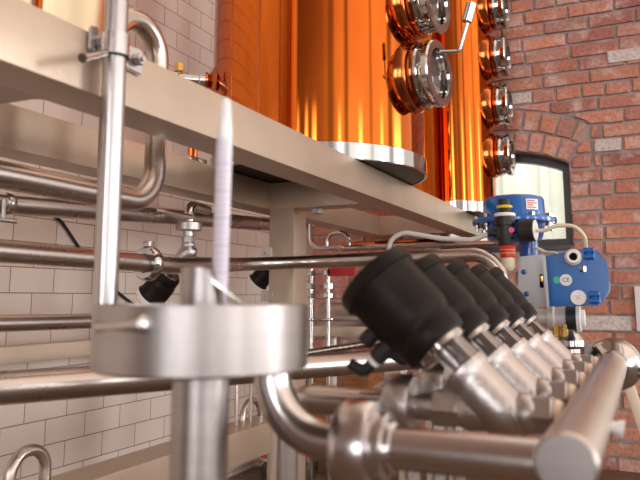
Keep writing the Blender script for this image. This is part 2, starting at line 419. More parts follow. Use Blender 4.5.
# ================================================================== COPPER COLUMNS
def sight_glass(col, base, ax, r=.108, ln=.10):
    """copper neck > clamp ring > pane"""
    ax = V(ax).normalized(); b = V(base)
    bm = bmesh.new(); lathe(bm, b-ax*.05, ax, [(0, r*1.16), (.05, r*1.12), (.062, r*1.03), (.05+ln*.18, r*.97), (.05+ln*.26, r*1.05), (.05+ln*.34, r*1.05), (.05+ln*.37, r*.96), (.05+ln*.5, r*.96)], 48, cap0=False, cap1=False)
    neck = obj('sight_glass', bm, M['copper2'], col)
    s = b+ax*(ln*.36); bm = bmesh.new()
    e = ln*.64
    lathe(bm, s, ax, [(0, r*.8), (0, r*.97), (.010, r*1.0), (.016, r*.97), (.02, r*.95), (e-.014, r*.95), (e-.012, r*1.03), (e+.006, r*1.04), (e+.012, r*1.0), (e+.012, r*.76), (e+.004, r*.73), (e-.03, r*.72)], 56, cap0=False, cap1=False)
    ring = obj('clamp_ring', bm, M['bright'], neck); ring['label'] = 'polished steel clamp ring'
    bm = bmesh.new(); lathe(bm, s+ax*(e-.028), ax, [(0, r*.735), (.004, r*.735)], 40); pane = obj('glass_pane', bm, M['glass'], neck)
    bm = bmesh.new()
    _, u, w = basis(ax)
    for k in range(6):
        an = k*PI/3+.5; d = u*math.cos(an)+w*math.sin(an); hexp(bm, s+ax*(e*.55)+d*r*.94, s+ax*(e*.55)+d*(r*1.0), .007)
    obj('clamp_screws', bm, M['bright'], neck)
    return neck
def column(name, label, cx, cy, R, top=2.1):
    c = thing(name, label, 'still column', (cx, cy, ZT), 'copper still columns'); del c['group']
    bm = bmesh.new(); lathe(bm, (cx, cy, ZT), (0, 0, 1), [(.058, R*.985), (.08, R*.985), (.9, R*.985), (top-ZT, R*.985)], 120, cap0=False); obj('copper_shell', bm, M['copper'], c)
    bm = bmesh.new(); lathe(bm, (cx, cy, ZT), (0, 0, 1), [(.0, R*.975), (.002, R*1.0), (.058, R*1.0), (.062, R*.985)], 120, cap0=False, cap1=False)
    o = obj('base_ring', bm, M['bright'], c); o['label'] = 'polished steel base ring'
    bm = bmesh.new(); lathe(bm, (cx, cy, ZT+.003), (0, 0, 1), [(0, R*.975), (.004, R*.975)], 80); obj('base_plate', bm, M['darkmetal'], c)
    # thin copper strips standing in for dark reflection lines down the shell
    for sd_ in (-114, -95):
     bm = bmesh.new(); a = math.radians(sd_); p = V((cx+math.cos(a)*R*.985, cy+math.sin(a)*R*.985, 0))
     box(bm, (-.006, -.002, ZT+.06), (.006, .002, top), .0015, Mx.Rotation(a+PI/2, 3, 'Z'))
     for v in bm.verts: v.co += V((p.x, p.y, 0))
     obj('reflection_strip', bm, M['copper2'], c)
    return c
C1 = (-1.155, 2.46, .43)
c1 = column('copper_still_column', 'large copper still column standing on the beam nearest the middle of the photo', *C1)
az = math.radians(263); ax = V((-math.sin(az), math.cos(az), 0))
for py, px_ in ((74, 437), (1, 434)):
    b = V((C1[0], C1[1], 0))+ax*C1[2]; zz = at(px_, py, Y=2.40).z
    sight_glass(c1, (b.x, b.y, zz), ax, r=.121, ln=.086)
zz = at(432, -70, Y=2.40).z; sight_glass(c1, (b.x, b.y, zz), ax, r=.121, ln=.086)
# cleaning-brush handle beside the sight glass
bm = bmesh.new(); Dh = 2.4
tube(bm, [at(440, 52, D=Dh), at(459, 51.5, D=Dh), at(468, 20, D=Dh)], .0062, .014); wh = obj('bent_rod', bm, M['bright'], c1)
bm = bmesh.new(); cyl(bm, at(466.5, 22, D=Dh), at(471.5, 3, D=Dh), .0185, bev=.002); obj('rod_knob', bm, M['bright'], wh)
# side nozzle on the left of the column
nd = V((-.76, -.65, .0)).normalized(); bz = at(222, 80, Y=C1[1]-.65*C1[2]); b0 = V((C1[0], C1[1], bz.z))+V((nd.x, nd.y, 0)).normalized()*C1[2]*.97
bm = bmesh.new(); lathe(bm, b0, nd, [(0, .062), (.008, .056), (.018, .036), (.025, .028), (.032, .036), (.040, .036)], 28, cap0=False); nz = obj('side_nozzle', bm, M['copper2'], c1)
bm = bmesh.new(); lathe(bm, b0+nd*.040, nd, [(0, .026), (.02, .026), (.025, .022), (.10, .022), (.105, .028), (.12, .028)], 24); obj('nozzle_tube', bm, M['steel'], nz)
e0 = b0+nd*.14
bm = bmesh.new(); cyl(bm, e0, e0+V((0, 0, .03)), .008); hexp(bm, e0+V((0, 0, .028)), e0+V((0, 0, .062)), .019); obj('nozzle_valve', bm, M['brass'], nz)

C2 = (-.993, 3.94, .26)
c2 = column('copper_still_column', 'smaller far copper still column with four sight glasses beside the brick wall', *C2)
az2 = math.radians(270); ax2 = V((-math.sin(az2), math.cos(az2), 0))
for py in (155, 105, 56, 8, -41):
    b = V((C2[0], C2[1], 0))+ax2*C2[2]; sight_glass(c2, (b.x, b.y, at(500, py, Y=3.93).z), ax2, r=.116, ln=.085)

# ================================================================== PALE VESSEL UPPER LEFT
vs = thing('pale_steel_vessel', 'pale steel vessel standing on the frame beams at the upper left', 'tank', (-1.17, .98, ZT))
vc = V((-1.175, .99)); bm = bmesh.new(); lathe(bm, (vc.x, vc.y, ZT), (0, 0, 1), [(0, .20), (.012, .205), (.03, .205), (.04, .20), (1.1, .20)], 64); obj('vessel_shell', bm, M['vessel'], vs)
p = at(100, 10, X=-1.12); bm = bmesh.new(); tube(bm, [(p.x, p.y, ZT+.0), (p.x, p.y, 1.5)], .019); obj('copper_pipe', bm, M['copper'], vs)
p = at(39, 2, X=-.985); bm = bmesh.new(); tube(bm, [(p.x, p.y, ZT+.0), (p.x, p.y, 1.5)], .007); obj('copper_pipe', bm, M['copper'], vs)

# ================================================================== POLE CLAMPED TO THE FRONT BEAM
XP = -.828
pt, pb = at(119.5, -60, X=XP), at(103.5, 340, X=XP)
pl = thing('steel_pole', 'slim bright steel pole clamped upright to the front beam', 'pole', pb)
bm = bmesh.new(); tube(bm, [pb, pt], .0205, seg=28); obj('pole_tube', bm, M['pole'], pl)
pd = (pt-pb).normalized(); pc = pb+pd*((at(115, 46, X=XP)-pb).dot(pd))
bm = bmesh.new(); lathe(bm, pc-pd*.02, pd, [(0, .022), (0, .0245), (.04, .0245), (.04, .022)], 28, cap0=False, cap1=False); cb = obj('pole_clamp', bm, M['steel'], pl)
e0_, e1_ = at(99, 41, X=XP-.027), at(136, 60, X=XP-.027)
for e_, nm in ((e0_, 1), (e1_, -1)):
    bm = bmesh.new(); y0, y1 = sorted((e_.y-nm*.022, pc.y+nm*.012*-1)); 
    prism(bm, [(XP-.034, y0, e_.z-.022), (XP-.034, y1, e_.z-.026), (XP-.034, y1, e_.z+.026), (XP-.034, y0, e_.z+.022)], (.007, 0, 0), .003); obj('clamp_ear', bm, M['steel'], cb)
    bm = bmesh.new(); q = V((XP-.027, e_.y, e_.z)); hexp(bm, q, q+V((.014, 0, 0)), .0115); cyl(bm, q, q+V((.020, 0, 0)), .005); obj('clamp_bolt', bm, M['cast'], cb)
bm = bmesh.new(); q0 = at(83, 58, X=-.80); q1 = at(106, 53, X=-.825); cyl(bm, q0, q1, .0065, bev=.001); lathe(bm, q0, q1-q0, [(-.002, .008), (.008, .008)], 16); obj('clamp_stud', bm, M['bright'], cb)
bm = bmesh.new(); lathe(bm, pc-pd*.022, pd, [(0, .0215), (0, .0255), (.003, .0255), (.003, .0215)], 28, cap0=False, cap1=False); obj('rubber_liner', bm, M['rubber'], cb)

# ================================================================== SPIRIT PARROT (cup, tubes) + HYDROMETER
cc = at(203, 304, D=.85); RC = .1285; zt = cc.z; zb = at(201, 378, D=.735).z
pa = thing('spirit_parrot', 'round brushed steel spirit parrot cup on a thick standpipe in the foreground', 'distilling parrot', (cc.x, cc.y, FLOOR))
bm = bmesh.new(); lathe(bm, (cc.x, cc.y, 0), (0, 0, 1), [(zb+.004, 0), (zb, RC-.004), (zb+.003, RC), (zt-.001, RC), (zt, RC-.001), (zt, RC-.004), (zb+.008, RC-.005), (zb+.006, 0)], 96); obj('overflow_cup', bm, M['brushed'], pa)
bm = bmesh.new(); lathe(bm, (cc.x, cc.y, 0), (0, 0, 1), [(FLOOR, .09), (FLOOR+.012, .09), (FLOOR+.014, .034), (zb+.002, .034)], 48); obj('standpipe', bm, M['brushed'], pa)
ztube = at(201, 268, D=.85).z; zlow = at(226, 286, D=.85).z; rightv = V((math.cos(YAW), math.sin(YAW)))
bm = bmesh.new(); lathe(bm, (cc.x, cc.y, 0), (0, 0, 1), [(zb+.004, .0275), (ztube, .0275), (ztube, .0255), (zb+.03, .0255)], 40)
for v in bm.verts:
    if abs(v.co.z-ztube) < 1e-5:
        s = (v.co.x-cc.x)*rightv.x+(v.co.y-cc.y)*rightv.y
        if s > .004: v.co.z -= (ztube-zlow)*min(1, (s-.004)/.02)
obj('inner_tube', bm, M['brushed'], pa)
s0 = at(213, 281, D=.835); s1 = at(246, 305, D=.83)
bm = bmesh.new(); dd = (s1-s0); L_ = dd.length; R_ = Mx.Rotation(-math.atan2(-dd.z, math.hypot(dd.x, dd.y))*-1, 3, 'Y')
Rz = Mx.Rotation(math.atan2(dd.y, dd.x), 3, 'Z'); box(bm, (-L_/2, -.008, -.001), (L_/2, .008, .001), 0, Rz @ R_)
for v in bm.verts: v.co += (s0+s1)/2
obj('overflow_lip', bm, M['bright'], pa)
k0 = at(99, 327, D=.775); k1 = at(144, 324, D=.722)
bm = bmesh.new(); cyl(bm, k0, k1, .0078, bev=.0015); lathe(bm, k1, k1-k0, [(-.006, .0095), (.002, .0095), (.003, .008)], 20); obj('drain_stub', bm, M['bright'], pa)
# hydrometer
h0 = at(219.5, 300, D=.85); h1 = at(226, 97, D=.85); hd = (h1-h0).normalized(); hl = (h1-h0).length
hy = thing('hydrometer', 'white glass hydrometer standing in the tube of the parrot', 'hydrometer', h0)
bm = bmesh.new(); lathe(bm, h0, hd, [(-.05, 0), (-.045, .008), (0, .0098), (hl*.80, .0098)], 24); st = obj('paper_scale', bm, M['lilac'], hy)
bm = bmesh.new(); lathe(bm, h0, hd, [(hl*.80, .0098), (hl*.83, .0095), (hl*.97, .0065), (hl*.99, .004), (hl, 0)], 24); obj('glass_tip', bm, M['glasswhite'], hy)
bm = bmesh.new()
for k in range(1, 24):
    t = hl*.80*k/24
    lathe(bm, h0+hd*t, hd, [(0, .00995), (.0008 if k % 4 else .0022, .00995)], 16, cap0=False, cap1=False)
mk = obj('scale_marks', bm, mat('faded_ink', (.52, .46, .66), 0, .5), hy)

# ================================================================== LEFT PIPEWORK
def clampring(bm, c, ax, r, w, k=1.0):
    c = V(c); ax = V(ax).normalized()
    lathe(bm, c-ax*w/2, ax, [(0, r*.55), (0, r*.84), (w*.12, r*.92), (w*.3, r), (w*.7, r), (w*.88, r*.92), (w, r*.84), (w, r*.55)], 44, cap0=False, cap1=False)
# riser with U-bend
XR_ = -1.15
ri = thing('riser_pipe', 'polished steel pipe with a U-bend over the front beam and a sweep elbow below it', 'pipe', at(152, 195, X=XR_))
bm = bmesh.new(); xa = at(115, 60, X=XR_)
pts = [at(-45, 166, X=XR_), at(154, 205, X=XR_), at(159, 22, X=XR_), at(114, 17, X=XR_), V((XR_, xa.y, .24))]
ur = abs(pts[2].y-pts[3].y)/2*.99; tube(bm, pts, .0285, [.10, ur, ur], 24); obj('pipe_run', bm, M['pipe'], ri)
# sloped pipe under the rear beam
a, b = at(-40, 199.5, X=-1.5), at(290, 226, X=-1.5); b = a+(b-a)*1.08
sp = thing('sloped_pipe', 'long steel pipe sloping under the rear beam, above the wall valves', 'pipe', a)
bm = bmesh.new(); tube(bm, [a, b], .030, seg=24); obj('pipe_run', bm, M['pipe'], sp)
c = at(5, 203, X=-1.5); d = (b-a).normalized()
bm = bmesh.new(); clampring(bm, c, d, .034, .03); k = obj('pipe_clamp', bm, M['steel'], sp)
bm = bmesh.new(); q = at(3, 219, X=-1.46); cyl(bm, q+V((0, 0, .05)), q, .006); cyl(bm, q+V((0, -.02, -.002)), q+V((0, .04, -.002)), .0065); obj('wing_nut', bm, M['cast'], k)
# weld tee between riser and sloped pipe
q = at(152, 203, X=-1.33); bm = bmesh.new(); tube(bm, [at(152, 210, X=-1.5)+V((0.0, 0, 0)), V((-1.33, at(152, 203, X=-1.5).y, .262)), ], .008); obj('support_stub', bm, M['steel'], sp)
# main transfer pipe across the picture
XC = -1.24; Y2 = 2.39
mp_ = thing('transfer_pipe', 'steel transfer pipe crossing in front of the frame post and bending down behind the actuators', 'pipe', at(165, 265, X=XC))
bm = bmesh.new(); tube(bm, [at(-45, 247.5, X=XC), at(172, 265.5, X=XC), at(262, 264, Y=Y2), at(503, 253.5, Y=Y2), at(503, 345, Y=Y2)], .0245, [.3, .25, .10], 24); obj('pipe_run', bm, M['pipe'], mp_)
c = at(148, 263.5, X=XC); bm = bmesh.new(); clampring(bm, c, (0.05, 1, 0), .048, .034); cr_ = obj('pipe_clamp', bm, M['bright'], mp_)
bm = bmesh.new(); q = c+V((.0, 0, .046)); box(bm, q+V((-.012, -.012, 0)), q+V((.012, .012, .016)), .003); obj('clamp_hinge', bm, M['steel'], cr_)
# pipe hanger lugs on the post
for py in (253, 296):
    bm = bmesh.new(); p = at(262, py, Y=2.44); prism(bm, [(p.x-.008, 2.443, p.z-.022), (p.x+.045, 2.443, p.z-.022), (p.x+.045, 2.443, p.z+.022), (p.x+.002, 2.443, p.z+.022), (p.x-.008, 2.443, p.z+.012)], (0, .006, 0), .001)
    cyl(bm, (p.x+.006, 2.439, p.z), (p.x+.006, 2.444, p.z), .007)
    obj('pipe_hanger', bm, M['steel'], fr)
# low wall pipe, wall rail
a, b = at(-40, 324.5, X=-1.6), at(97, 321, X=-1.6); b = V((-1.6, 2.75, a.z+(b.z-a.z)*(2.75-a.y)/(b.y-a.y)))
bm = bmesh.new(); tube(bm, [a, b], .0235, seg=20); tag(obj('wall_pipe', bm, M['pipe']), 'thin steel pipe running level along the tiled wall below the valves', 'pipe')
bm = bmesh.new(); box(bm, (-2.0, .9, -.218), (-1.93, 4.12, -.160), .003)
for yy in (1.35, 2.7, 3.9): box(bm, (-2.02, yy, -.205), (-1.998, yy+.05, -.175))
tag(obj('wall_rail', bm, M['beam']), 'flat beige steel rail fixed along the tiled wall', 'rail')
# thick sloping header pipe behind the cup
a, m_, b = at(0, 388, D=1.4), at(94, 375, D=1.53), at(309, 366, D=1.96)
d = (b-a).normalized(); a2 = a-d*.25; b2 = b+d*.55
bm = bmesh.new(); tube(bm, [a2, b2], .0345, seg=28); tag(obj('collector_pipe', bm, M['pipe']), 'thick steel collector pipe passing behind the parrot cup', 'pipe')
# small bright diagonal tube behind it
bm = bmesh.new(); tube(bm, [at(300, 354, D=2.75), at(372, 343, D=2.75), at(430, 338, D=2.75)], .014); tag(obj('diagonal_tube', bm, M['pipe']), 'narrow steel tube slanting just above the thick collector pipe', 'pipe')
# two small hairpins on the lower rail
def hairpin(name, label, p0, p1, top, r, X):
    bm = bmesh.new(); a = at(p0, 440, X=X); b = at(p1, 440, X=X); t = at((p0+p1)/2, top, X=X).z - r
    zb_ = -.438
    tube(bm, [V((X, a.y, zb_)), V((X, a.y, t)), V((X, b.y, t)), V((X, b.y, zb_))], r, (b.y-a.y)/2*.98, 16)
    return tag(obj(name, bm, M['pipe']), label, 'pipe', None)
hairpin('hairpin_pipe', 'small steel hairpin pipe at the bottom left against the tiles', 12, 47, 444, .0142, -1.345)
hairpin('hairpin_pipe', 'small steel hairpin pipe arching up between the standpipe and the frame post', 242, 260, 397, .0118, -1.345)
hairpin('hairpin_pipe', 'tall thin hairpin pipe just right of the parrot standpipe', 236, 250, 372, .0052, -1.32)

# ================================================================== ANGLE SEAT VALVES
SD = V((-.7071, 0, .7071)); PD = V((-.7071, 0, -.7071))
def make_valve(name, label, group, small=False):
    t = thing(name, label, 'valve', (0, 0, 0), group)
    bm = bmesh.new()
    ball(bm, (0, 0, 0), .0285, axis=(1, 0, 0)); 
    lathe(bm, (-.066, 0, 0), (1, 0, 0), [(0, .019), (.006, .024), (.018, .029), (.036, .0285), (.066, .026), (.075, .027)], 32)
    lathe(bm, (0, 0, 0), SD, [(-.036, .012), (-.031, .024), (-.015, .034), (.005, .0365), (.02, .0365), (.055, .0365), (.064, .0365), (.068, .0395), (.078, .0395), (.081, .036)], 36)
    obj('valve_body', bm, M['cast'], t)
    bm = bmesh.new(); hexp(bm, (.041, 0, 0), (.071, 0, 0), .0275); cyl(bm, (.071, 0, 0), (.084, 0, 0), .019); ball(bm, (.032, 0, 0), .0285, axis=(1, 0, 0)); torus(bm, (.020, 0, 0), (1, 0, .35), .029, .003); obj('outlet_nut', bm, M['cast'], t)
    bm = bmesh.new(); lathe(bm, (.070, 0, 0), (1, 0, 0), [(0, .018), (.003, .0215), (.009, .021), (.012, .018)], 24); o = obj('thread_tape', bm, M['tape'], t); o['label'] = 'cream thread sealing tape'
    bm = bmesh.new(); hexp(bm, (-.098, 0, 0), (-.058, 0, 0), .028); cyl(bm, (-.125, 0, 0), (-.096, 0, 0), .0195); obj('inlet_nut', bm, M['cast'], t)
    # yoke neck with two slots
    bm = bmesh.new(); _, u, w = basis(SD)
    for s in (-1, 1):
        for q in (-1, 1):
            c0 = SD*.078+u*.017*s+w*.017*q; R = Mx((u, w, SD)).transposed()
            box(bm, (-.0105, -.0105, -.03), (.0105, .0105, .03), .002, R)
            for v in list(bm.verts)[-24:]: v.co += SD*.106+u*.019*s+w*.019*q
    cyl(bm, SD*.078, SD*.132, .012); obj('yoke', bm, M['cast'], t)
    bm = bmesh.new(); lathe(bm, SD*.120, SD, [(-.007, .034), (-.004, .043), (.004, .043), (.006, .038)], 36); obj('yoke_flange', bm, M['bright'], t)
    bm = bmesh.new(); lathe(bm, SD*.131, SD, [(-.006, .036), (-.006, .049), (-.002, .0515), (.008, .053), (.020, .0545), (.024, .0528), (.03, .0535), (.036, .0565), (.048, .059), (.06, .060), (.112, .0605), (.115, .0625), (.119, .0625), (.121, .0665), (.136, .0665), (.1425, .0635), (.144, .05), (.146, .02), (.146, 0)], 56)
    act = obj('actuator', bm, M['black'], t); act['label'] = 'black plastic piston actuator'
    if not small:
        bm = bmesh.new(); q0 = SD*.176+PD*.045+V((0, -.02, 0)); q1 = q0+PD*.035; cyl(bm, q0, q1, .0135, bev=.002)
        cyl(bm, q1+PD*.006, q1+PD*.014, .0085); tube(bm, [q1+PD*.012, q1+PD*.028, q1+PD*.028+V((-.022, 0, .012))], .0088, .008, 14)
        ap = obj('air_fitting', bm, M['rubber'], act)
        bm = bmesh.new(); cyl(bm, q1-PD*.002, q1+PD*.008, .010); o = obj('push_collar', bm, M['white'], ap); o['label'] = 'white push-in collar'
        bm = bmesh.new(); q0 = SD*.205+PD*.05+V((0, -.022, 0)); cyl(bm, q0, q0+PD*.026, .0125, bev=.002); obj('air_port', bm, M['rubber'], act)
    else:
        bm = bmesh.new(); lathe(bm, SD*.252, SD, [(0, .0672), (.02, .0672)], 40, cap0=False, cap1=False); o = obj('white_band', bm, M['white'], act); o['label'] = 'white label band'
    return t
HX, HZ = -.083, -.162
VX = -.195
ords = ['nearest black actuator valve of the row, with its air fitting in view', 'second valve from the camera in the row of black actuators', 'middle valve in the row of five black actuators',
        'fourth valve from the camera in the row of black actuators', 'farthest valve of the black actuator row, beside the blue control valve']
YV = [1.026, 1.218, 1.42, 1.615, 1.807]
v0 = make_valve('angle_seat_valve', ords[0], 'angle seat valves on the manifold')
for i, y in enumerate(YV):
    v = v0 if i == 0 else copy_tree(v0)
    v['label'] = ords[i]; v.location = (VX, y, HZ+.003)
# inlet pipes with clamp
def inlet(y, xl, label):
    t = thing('inlet_pipe', label, 'pipe', (xl, y, FLOOR), 'valve inlet pipes')
    x0 = VX-.122
    bm = bmesh.new(); tube(bm, [(x0, y, HZ+.003), (xl, y, HZ+.003), (xl, y, FLOOR)], .0225, .055, 22); obj('pipe_run', bm, M['steel'], t)
    bm = bmesh.new(); lathe(bm, (x0-.05, y, HZ+.003), (1, 0, 0), [(0, .022), (.002, .034), (.006, .044), (.010, .046), (.040, .046), (.045, .043), (.047, .032), (.05, .022)], 44, cap0=False, cap1=False); obj('pipe_clamp', bm, M['cast'], t)
inlet(YV[0], -.542, 'clamped inlet pipe of the nearest valve, bending down behind the foreground elbow')
il = ['inlet pipe of the second valve, behind the nearest one', 'inlet pipe of the middle valve, mostly hidden', 'inlet pipe of the fourth valve, mostly hidden', 'inlet pipe of the farthest valve, mostly hidden']
for i in range(1, 5): inlet(YV[i], -.46, il[i-1])

# ================================================================== MANIFOLD HEADER, CROSS PIPE AND ELBOW
hd_ = thing('manifold_header', 'long steel manifold header running away from the camera at the right', 'pipe', (HX, .74, HZ))
bm = bmesh.new(); YE = 1.89
lathe(bm, (HX, .752, HZ), (0, 1, 0), [(0, 0), (0, .0285), (.003, .031), (YE-.752, .031)], 56); obj('header_tube', bm, M['header'], hd_)
bm = bmesh.new(); lathe(bm, (HX, .749, HZ), (0, 1, 0), [(0, 0), (.0, .028), (.004, .0295)], 48, cap1=False); obj('end_cap', bm, M['brushed'], hd_)
bm = bmesh.new(); lathe(bm, (HX, YE, HZ), (0, 1, 0), [(-.03, .031), (-.016, .034), (-.004, .052), (0, .056), (.003, .062), (.008, .064), (.026, .064), (.032, .060), (.034, .05), (.036, 0)], 56, cap0=False); fe = obj('end_ferrule', bm, M['bright'], hd_)
bm = bmesh.new(); q = V((HX+.06, YE+.012, HZ-.022)); cyl(bm, q+V((-.01, 0, 0)), q+V((.03, 0, -.004)), .007); box(bm, q+V((.0, -.016, -.012)), q+V((.03, .016, .0)), .003)
box(bm, q+V((.0, -.016, .006)), q+V((.026, .016, .016)), .003); hexp(bm, q+V((.03, 0, -.004)), q+V((.042, 0, -.005)), .013); obj('clamp_nut', bm, M['steel'], fe)
p = at(604, 436, Y=1.02)
bm = bmesh.new(); lathe(bm, (HX+.026, 1.02, HZ-.005), (1, 0, -.15), [(0, .008), (.008, .008), (.018, .012), (.020, .012)], 20); obj('drain_spout', bm, M['white'], hd_)

YX = .805; zx = at(470, 455, Y=YX).z
el = thing('elbow_pipe', 'blurred steel pipe elbow in the foreground, from under the cup to the header', 'pipe', (at(360, 446, Y=YX).x, YX, zx))
tp = at(272, 372, Y=YX); bm = bmesh.new()
tube(bm, [(HX-.02, YX, zx), (tp.x, YX, zx), (tp.x, YX, zb+.004)], .0243, .082, 28); obj('pipe_run', bm, M['steel'], el)
cx_ = at(360, 446, Y=YX).x; bm = bmesh.new()
lathe(bm, (cx_-.03, YX, zx), (1, 0, 0), [(0, .0245), (.002, .034), (.008, .034), (.010, .050), (.014, .0535), (.020, .0545), (.048, .0545), (.053, .052), (.055, .040), (.066, .0395), (.068, .031), (.074, .030), (.076, .0245)], 48, cap0=False, cap1=False); ck = obj('pipe_clamp', bm, M['steel'], el)
bm = bmesh.new(); q = V((cx_+.012, YX, zx-.056)); cyl(bm, q+V((0, -.02, 0)), q+V((0, .02, 0)), .008); hexp(bm, q+V((0, .018, 0)), q+V((0, .03, 0)), .013); obj('wing_nut', bm, M['steel'], ck)

# ================================================================== WALL VALVES (behind the transfer pipe)
vw = make_valve('wall_valve', 'small angled valve with black actuator behind the transfer pipe, by the pole', 'valves against the tiled wall', small=True)
Rw = Mx(((0, 0, -1), (0, 1, 0), (1, 0, 0)))           # local X -> world Z, local Z -> world -X (actuator leans to the wall)
pw = at(188, 253, X=-1.42)
vw.rotation_euler = Rw.to_euler(); vw.location = pw; vw.scale = (1.0, 1.0, 1.0)
vw2 = copy_tree(vw); vw2['label'] = 'second small angled valve with black actuator, just left of the frame post'
for v_, s_ in ((vw, .82), (vw2, .82)): v_.scale = (s_, s_, s_)
pw2 = at(284, 252, X=-1.62); vw2.location = pw2
# union and elbow above the first wall valve
u0 = pw+V((0, 0, .03))
ut = thing('union_elbow', 'steel union nut with elbow rising from the first wall valve', 'pipe fitting', u0)
bm = bmesh.new(); cyl(bm, u0+V((0, 0, .0)), u0+V((0, 0, .05)), .018); lathe(bm, u0+V((0, 0, .045)), (0, 0, 1), [(0, .038), (.004, .045), (.028, .045), (.032, .038)], 12); obj('union_nut', bm, M['cast'], ut)
bm = bmesh.new(); e_ = u0+V((0, 0, .07)); tube(bm, [e_, V((e_.x, e_.y, .318)), V((e_.x-.04, e_.y+.17, .322))], .018, .035); obj('elbow_tube', bm, M['steel'], ut)
# cables
bm = bmesh.new(); tube(bm, [at(44, 208, X=-2.012), at(62, 222, X=-2.012), at(80, 249, X=-2.012), at(112, 288, X=-2.012), at(134, 305, X=-2.012)], .0062, .08, 10); tag(obj('black_cable', bm, M['rubber']), 'thin black cable hanging across the tiles to the wall valve', 'cable')
# small steel pad with two stubs on the rear beam
p = at(197, 158, X=-1.40); bm = bmesh.new()
sb = thing('beam_fitting', 'tiny bright steel fitting with two copper stubs on top of the rear beam', 'pipe fitting', (-1.42, p.y, ZT))
box(bm, (-1.46, p.y-.05, ZT), (-1.39, p.y+.05, ZT+.02), .004); obj('fitting_plate', bm, M['bright'], sb)
for s in (-.014, .014): bm = bmesh.new(); cyl(bm, (-1.42, p.y+s, ZT+.02), (-1.42, p.y+s, ZT+.10), .009); obj('copper_stub', bm, M['copper2'], sb)

# ================================================================== CENTRE BACKGROUND PIPEWORK
bm = bmesh.new(); YA = 3.42
tube(bm, [at(310, 195, Y=YA), at(310, 249, Y=YA), at(500, 243, Y=YA)], .0145, .06, 18); tag(obj('return_pipe', bm, M['pipe']), 'thin steel pipe bending from vertical to level behind the frame post', 'pipe')
bm = bmesh.new(); tube(bm, [at(327, 249, Y=3.42), at(327, 234, Y=3.42), at(349, 232, Y=3.42), at(349, 248, Y=3.42)], .011, .05, 14)
tag(obj('looped_tube', bm, M['bright']), 'small bright loop of tube behind the level return pipe', 'pipe')
bm = bmesh.new(); tube(bm, [at(343, 247, Y=3.95), at(480, 241, Y=3.95)], .028); tag(obj('copper_line', bm, M['copper2']), 'brownish copper line under the columns against the brick wall', 'pipe')
def sample_fitting(px, label, lever):
    t = thing('union_valve', label, 'valve', at(px, 326, Y=3.05), 'small union valves behind the post'); Yv = 3.05
    def P(x, y): return at(x, y, Y=Yv)
    bm = bmesh.new(); tube(bm, [P(px, 262), P(px, 330)], .0105, seg=16); tube(bm, [P(px, 330), V((P(px, 330).x, Yv, FLOOR))], .0105, seg=16); obj('tube', bm, M['bright'], t)
    for y0, y1 in ((270, 276), (283, 289), (293, 298)):
        bm = bmesh.new(); hexp(bm, P(px, y1), P(px, y0), .023); obj('union_nut', bm, M['bright'], t)
    bm = bmesh.new(); lathe(bm, P(px, 321), (0, 0, 1), [(0, .018), (.006, .028), (.012, .028), (.014, .018)], 24); obj('flange', bm, M['bright'], t)
    if lever:
        bm = bmesh.new(); a = P(px+2, 268); b = P(357, 276); box(bm, (a.x, Yv-.03, b.z), (b.x, Yv-.018, a.z), .003); cyl(bm, (a.x+.005, Yv-.03, (a.z+b.z)/2), (a.x+.005, Yv, (a.z+b.z)/2), .01); o = obj('lever', bm, M['red'], t); o['label'] = 'red lever handle'
sample_fitting(311, 'bright union valve standing close beside the frame post', False)
sample_fitting(328, 'bright union valve with a red lever handle behind the nearest actuator', True)
# horizontal receiver
t = thing('receiver_tank', 'horizontal brownish steel receiver behind the nearest black actuator', 'tank', V((at(360, 320, Y=3.5).x, 3.5, FLOOR)))
a = at(322, 318, Y=3.5); b = at(420, 314, Y=3.5); b.z = a.z; R_ = .085
bm = bmesh.new(); Ln = (b-a).length; lathe(bm, a, b-a, [(-.03, 0), (-.026, R_*.5), (-.012, R_*.85), (.006, R_), (Ln-.006, R_), (Ln+.012, R_*.85), (Ln+.026, R_*.5), (Ln+.03, 0)], 40); obj('tank_shell', bm, M['pipe'], t)
for f in (.15, .85):
    bm = bmesh.new(); q = a+(b-a)*f; box(bm, (q.x-.02, 3.46, FLOOR), (q.x+.02, 3.54, a.z-R_+.012), .003); obj('leg', bm, M['steel'], t)
p0 = at(308, 336, Y=3.2); p1 = at(372, 327, Y=3.2)
bm = bmesh.new(); box(bm, (-2.02, 3.2, p0.z), (p1.x, 3.26, p1.z), .003); tag(obj('cross_rail', bm, M['beam']), 'grey steel rail running out from the tiled wall under the receiver', 'rail')
# wooden crate and red-rimmed basin on the floor
a = at(313, 430, Y=3.9); b = at(352, 370, Y=3.9)
t = thing('wooden_crate', 'orange-brown wooden crate on the floor under the collector pipe', 'crate', ((a.x+b.x)/2, 3.98, FLOOR))
zt_ = b.z; hgt = (zt_-FLOOR)
for k in range(5):
    bm = bmesh.new(); z0 = FLOOR+hgt*k/5+.004; box(bm, (a.x, 3.86, z0), (b.x+.12, 3.875, FLOOR+hgt*(k+1)/5-.004), .003); obj('board', bm, M['wood'], t)
for x in (a.x+.002, b.x+.10):
    bm = bmesh.new(); box(bm, (x, 3.875, FLOOR), (x+.018, 4.13, zt_), .003); obj('side_panel', bm, M['wood'], t)
bm = bmesh.new(); box(bm, (a.x+.02, 4.115, FLOOR), (b.x+.10, 4.13, zt_), .003); obj('back_panel', bm, M['wood'], t)
bc = at(289, 452, Z=-.80); t = thing('floor_basin', 'round steel basin with a red rim on the floor by the frame post', 'basin', (bc.x, bc.y, FLOOR))
RB = .165
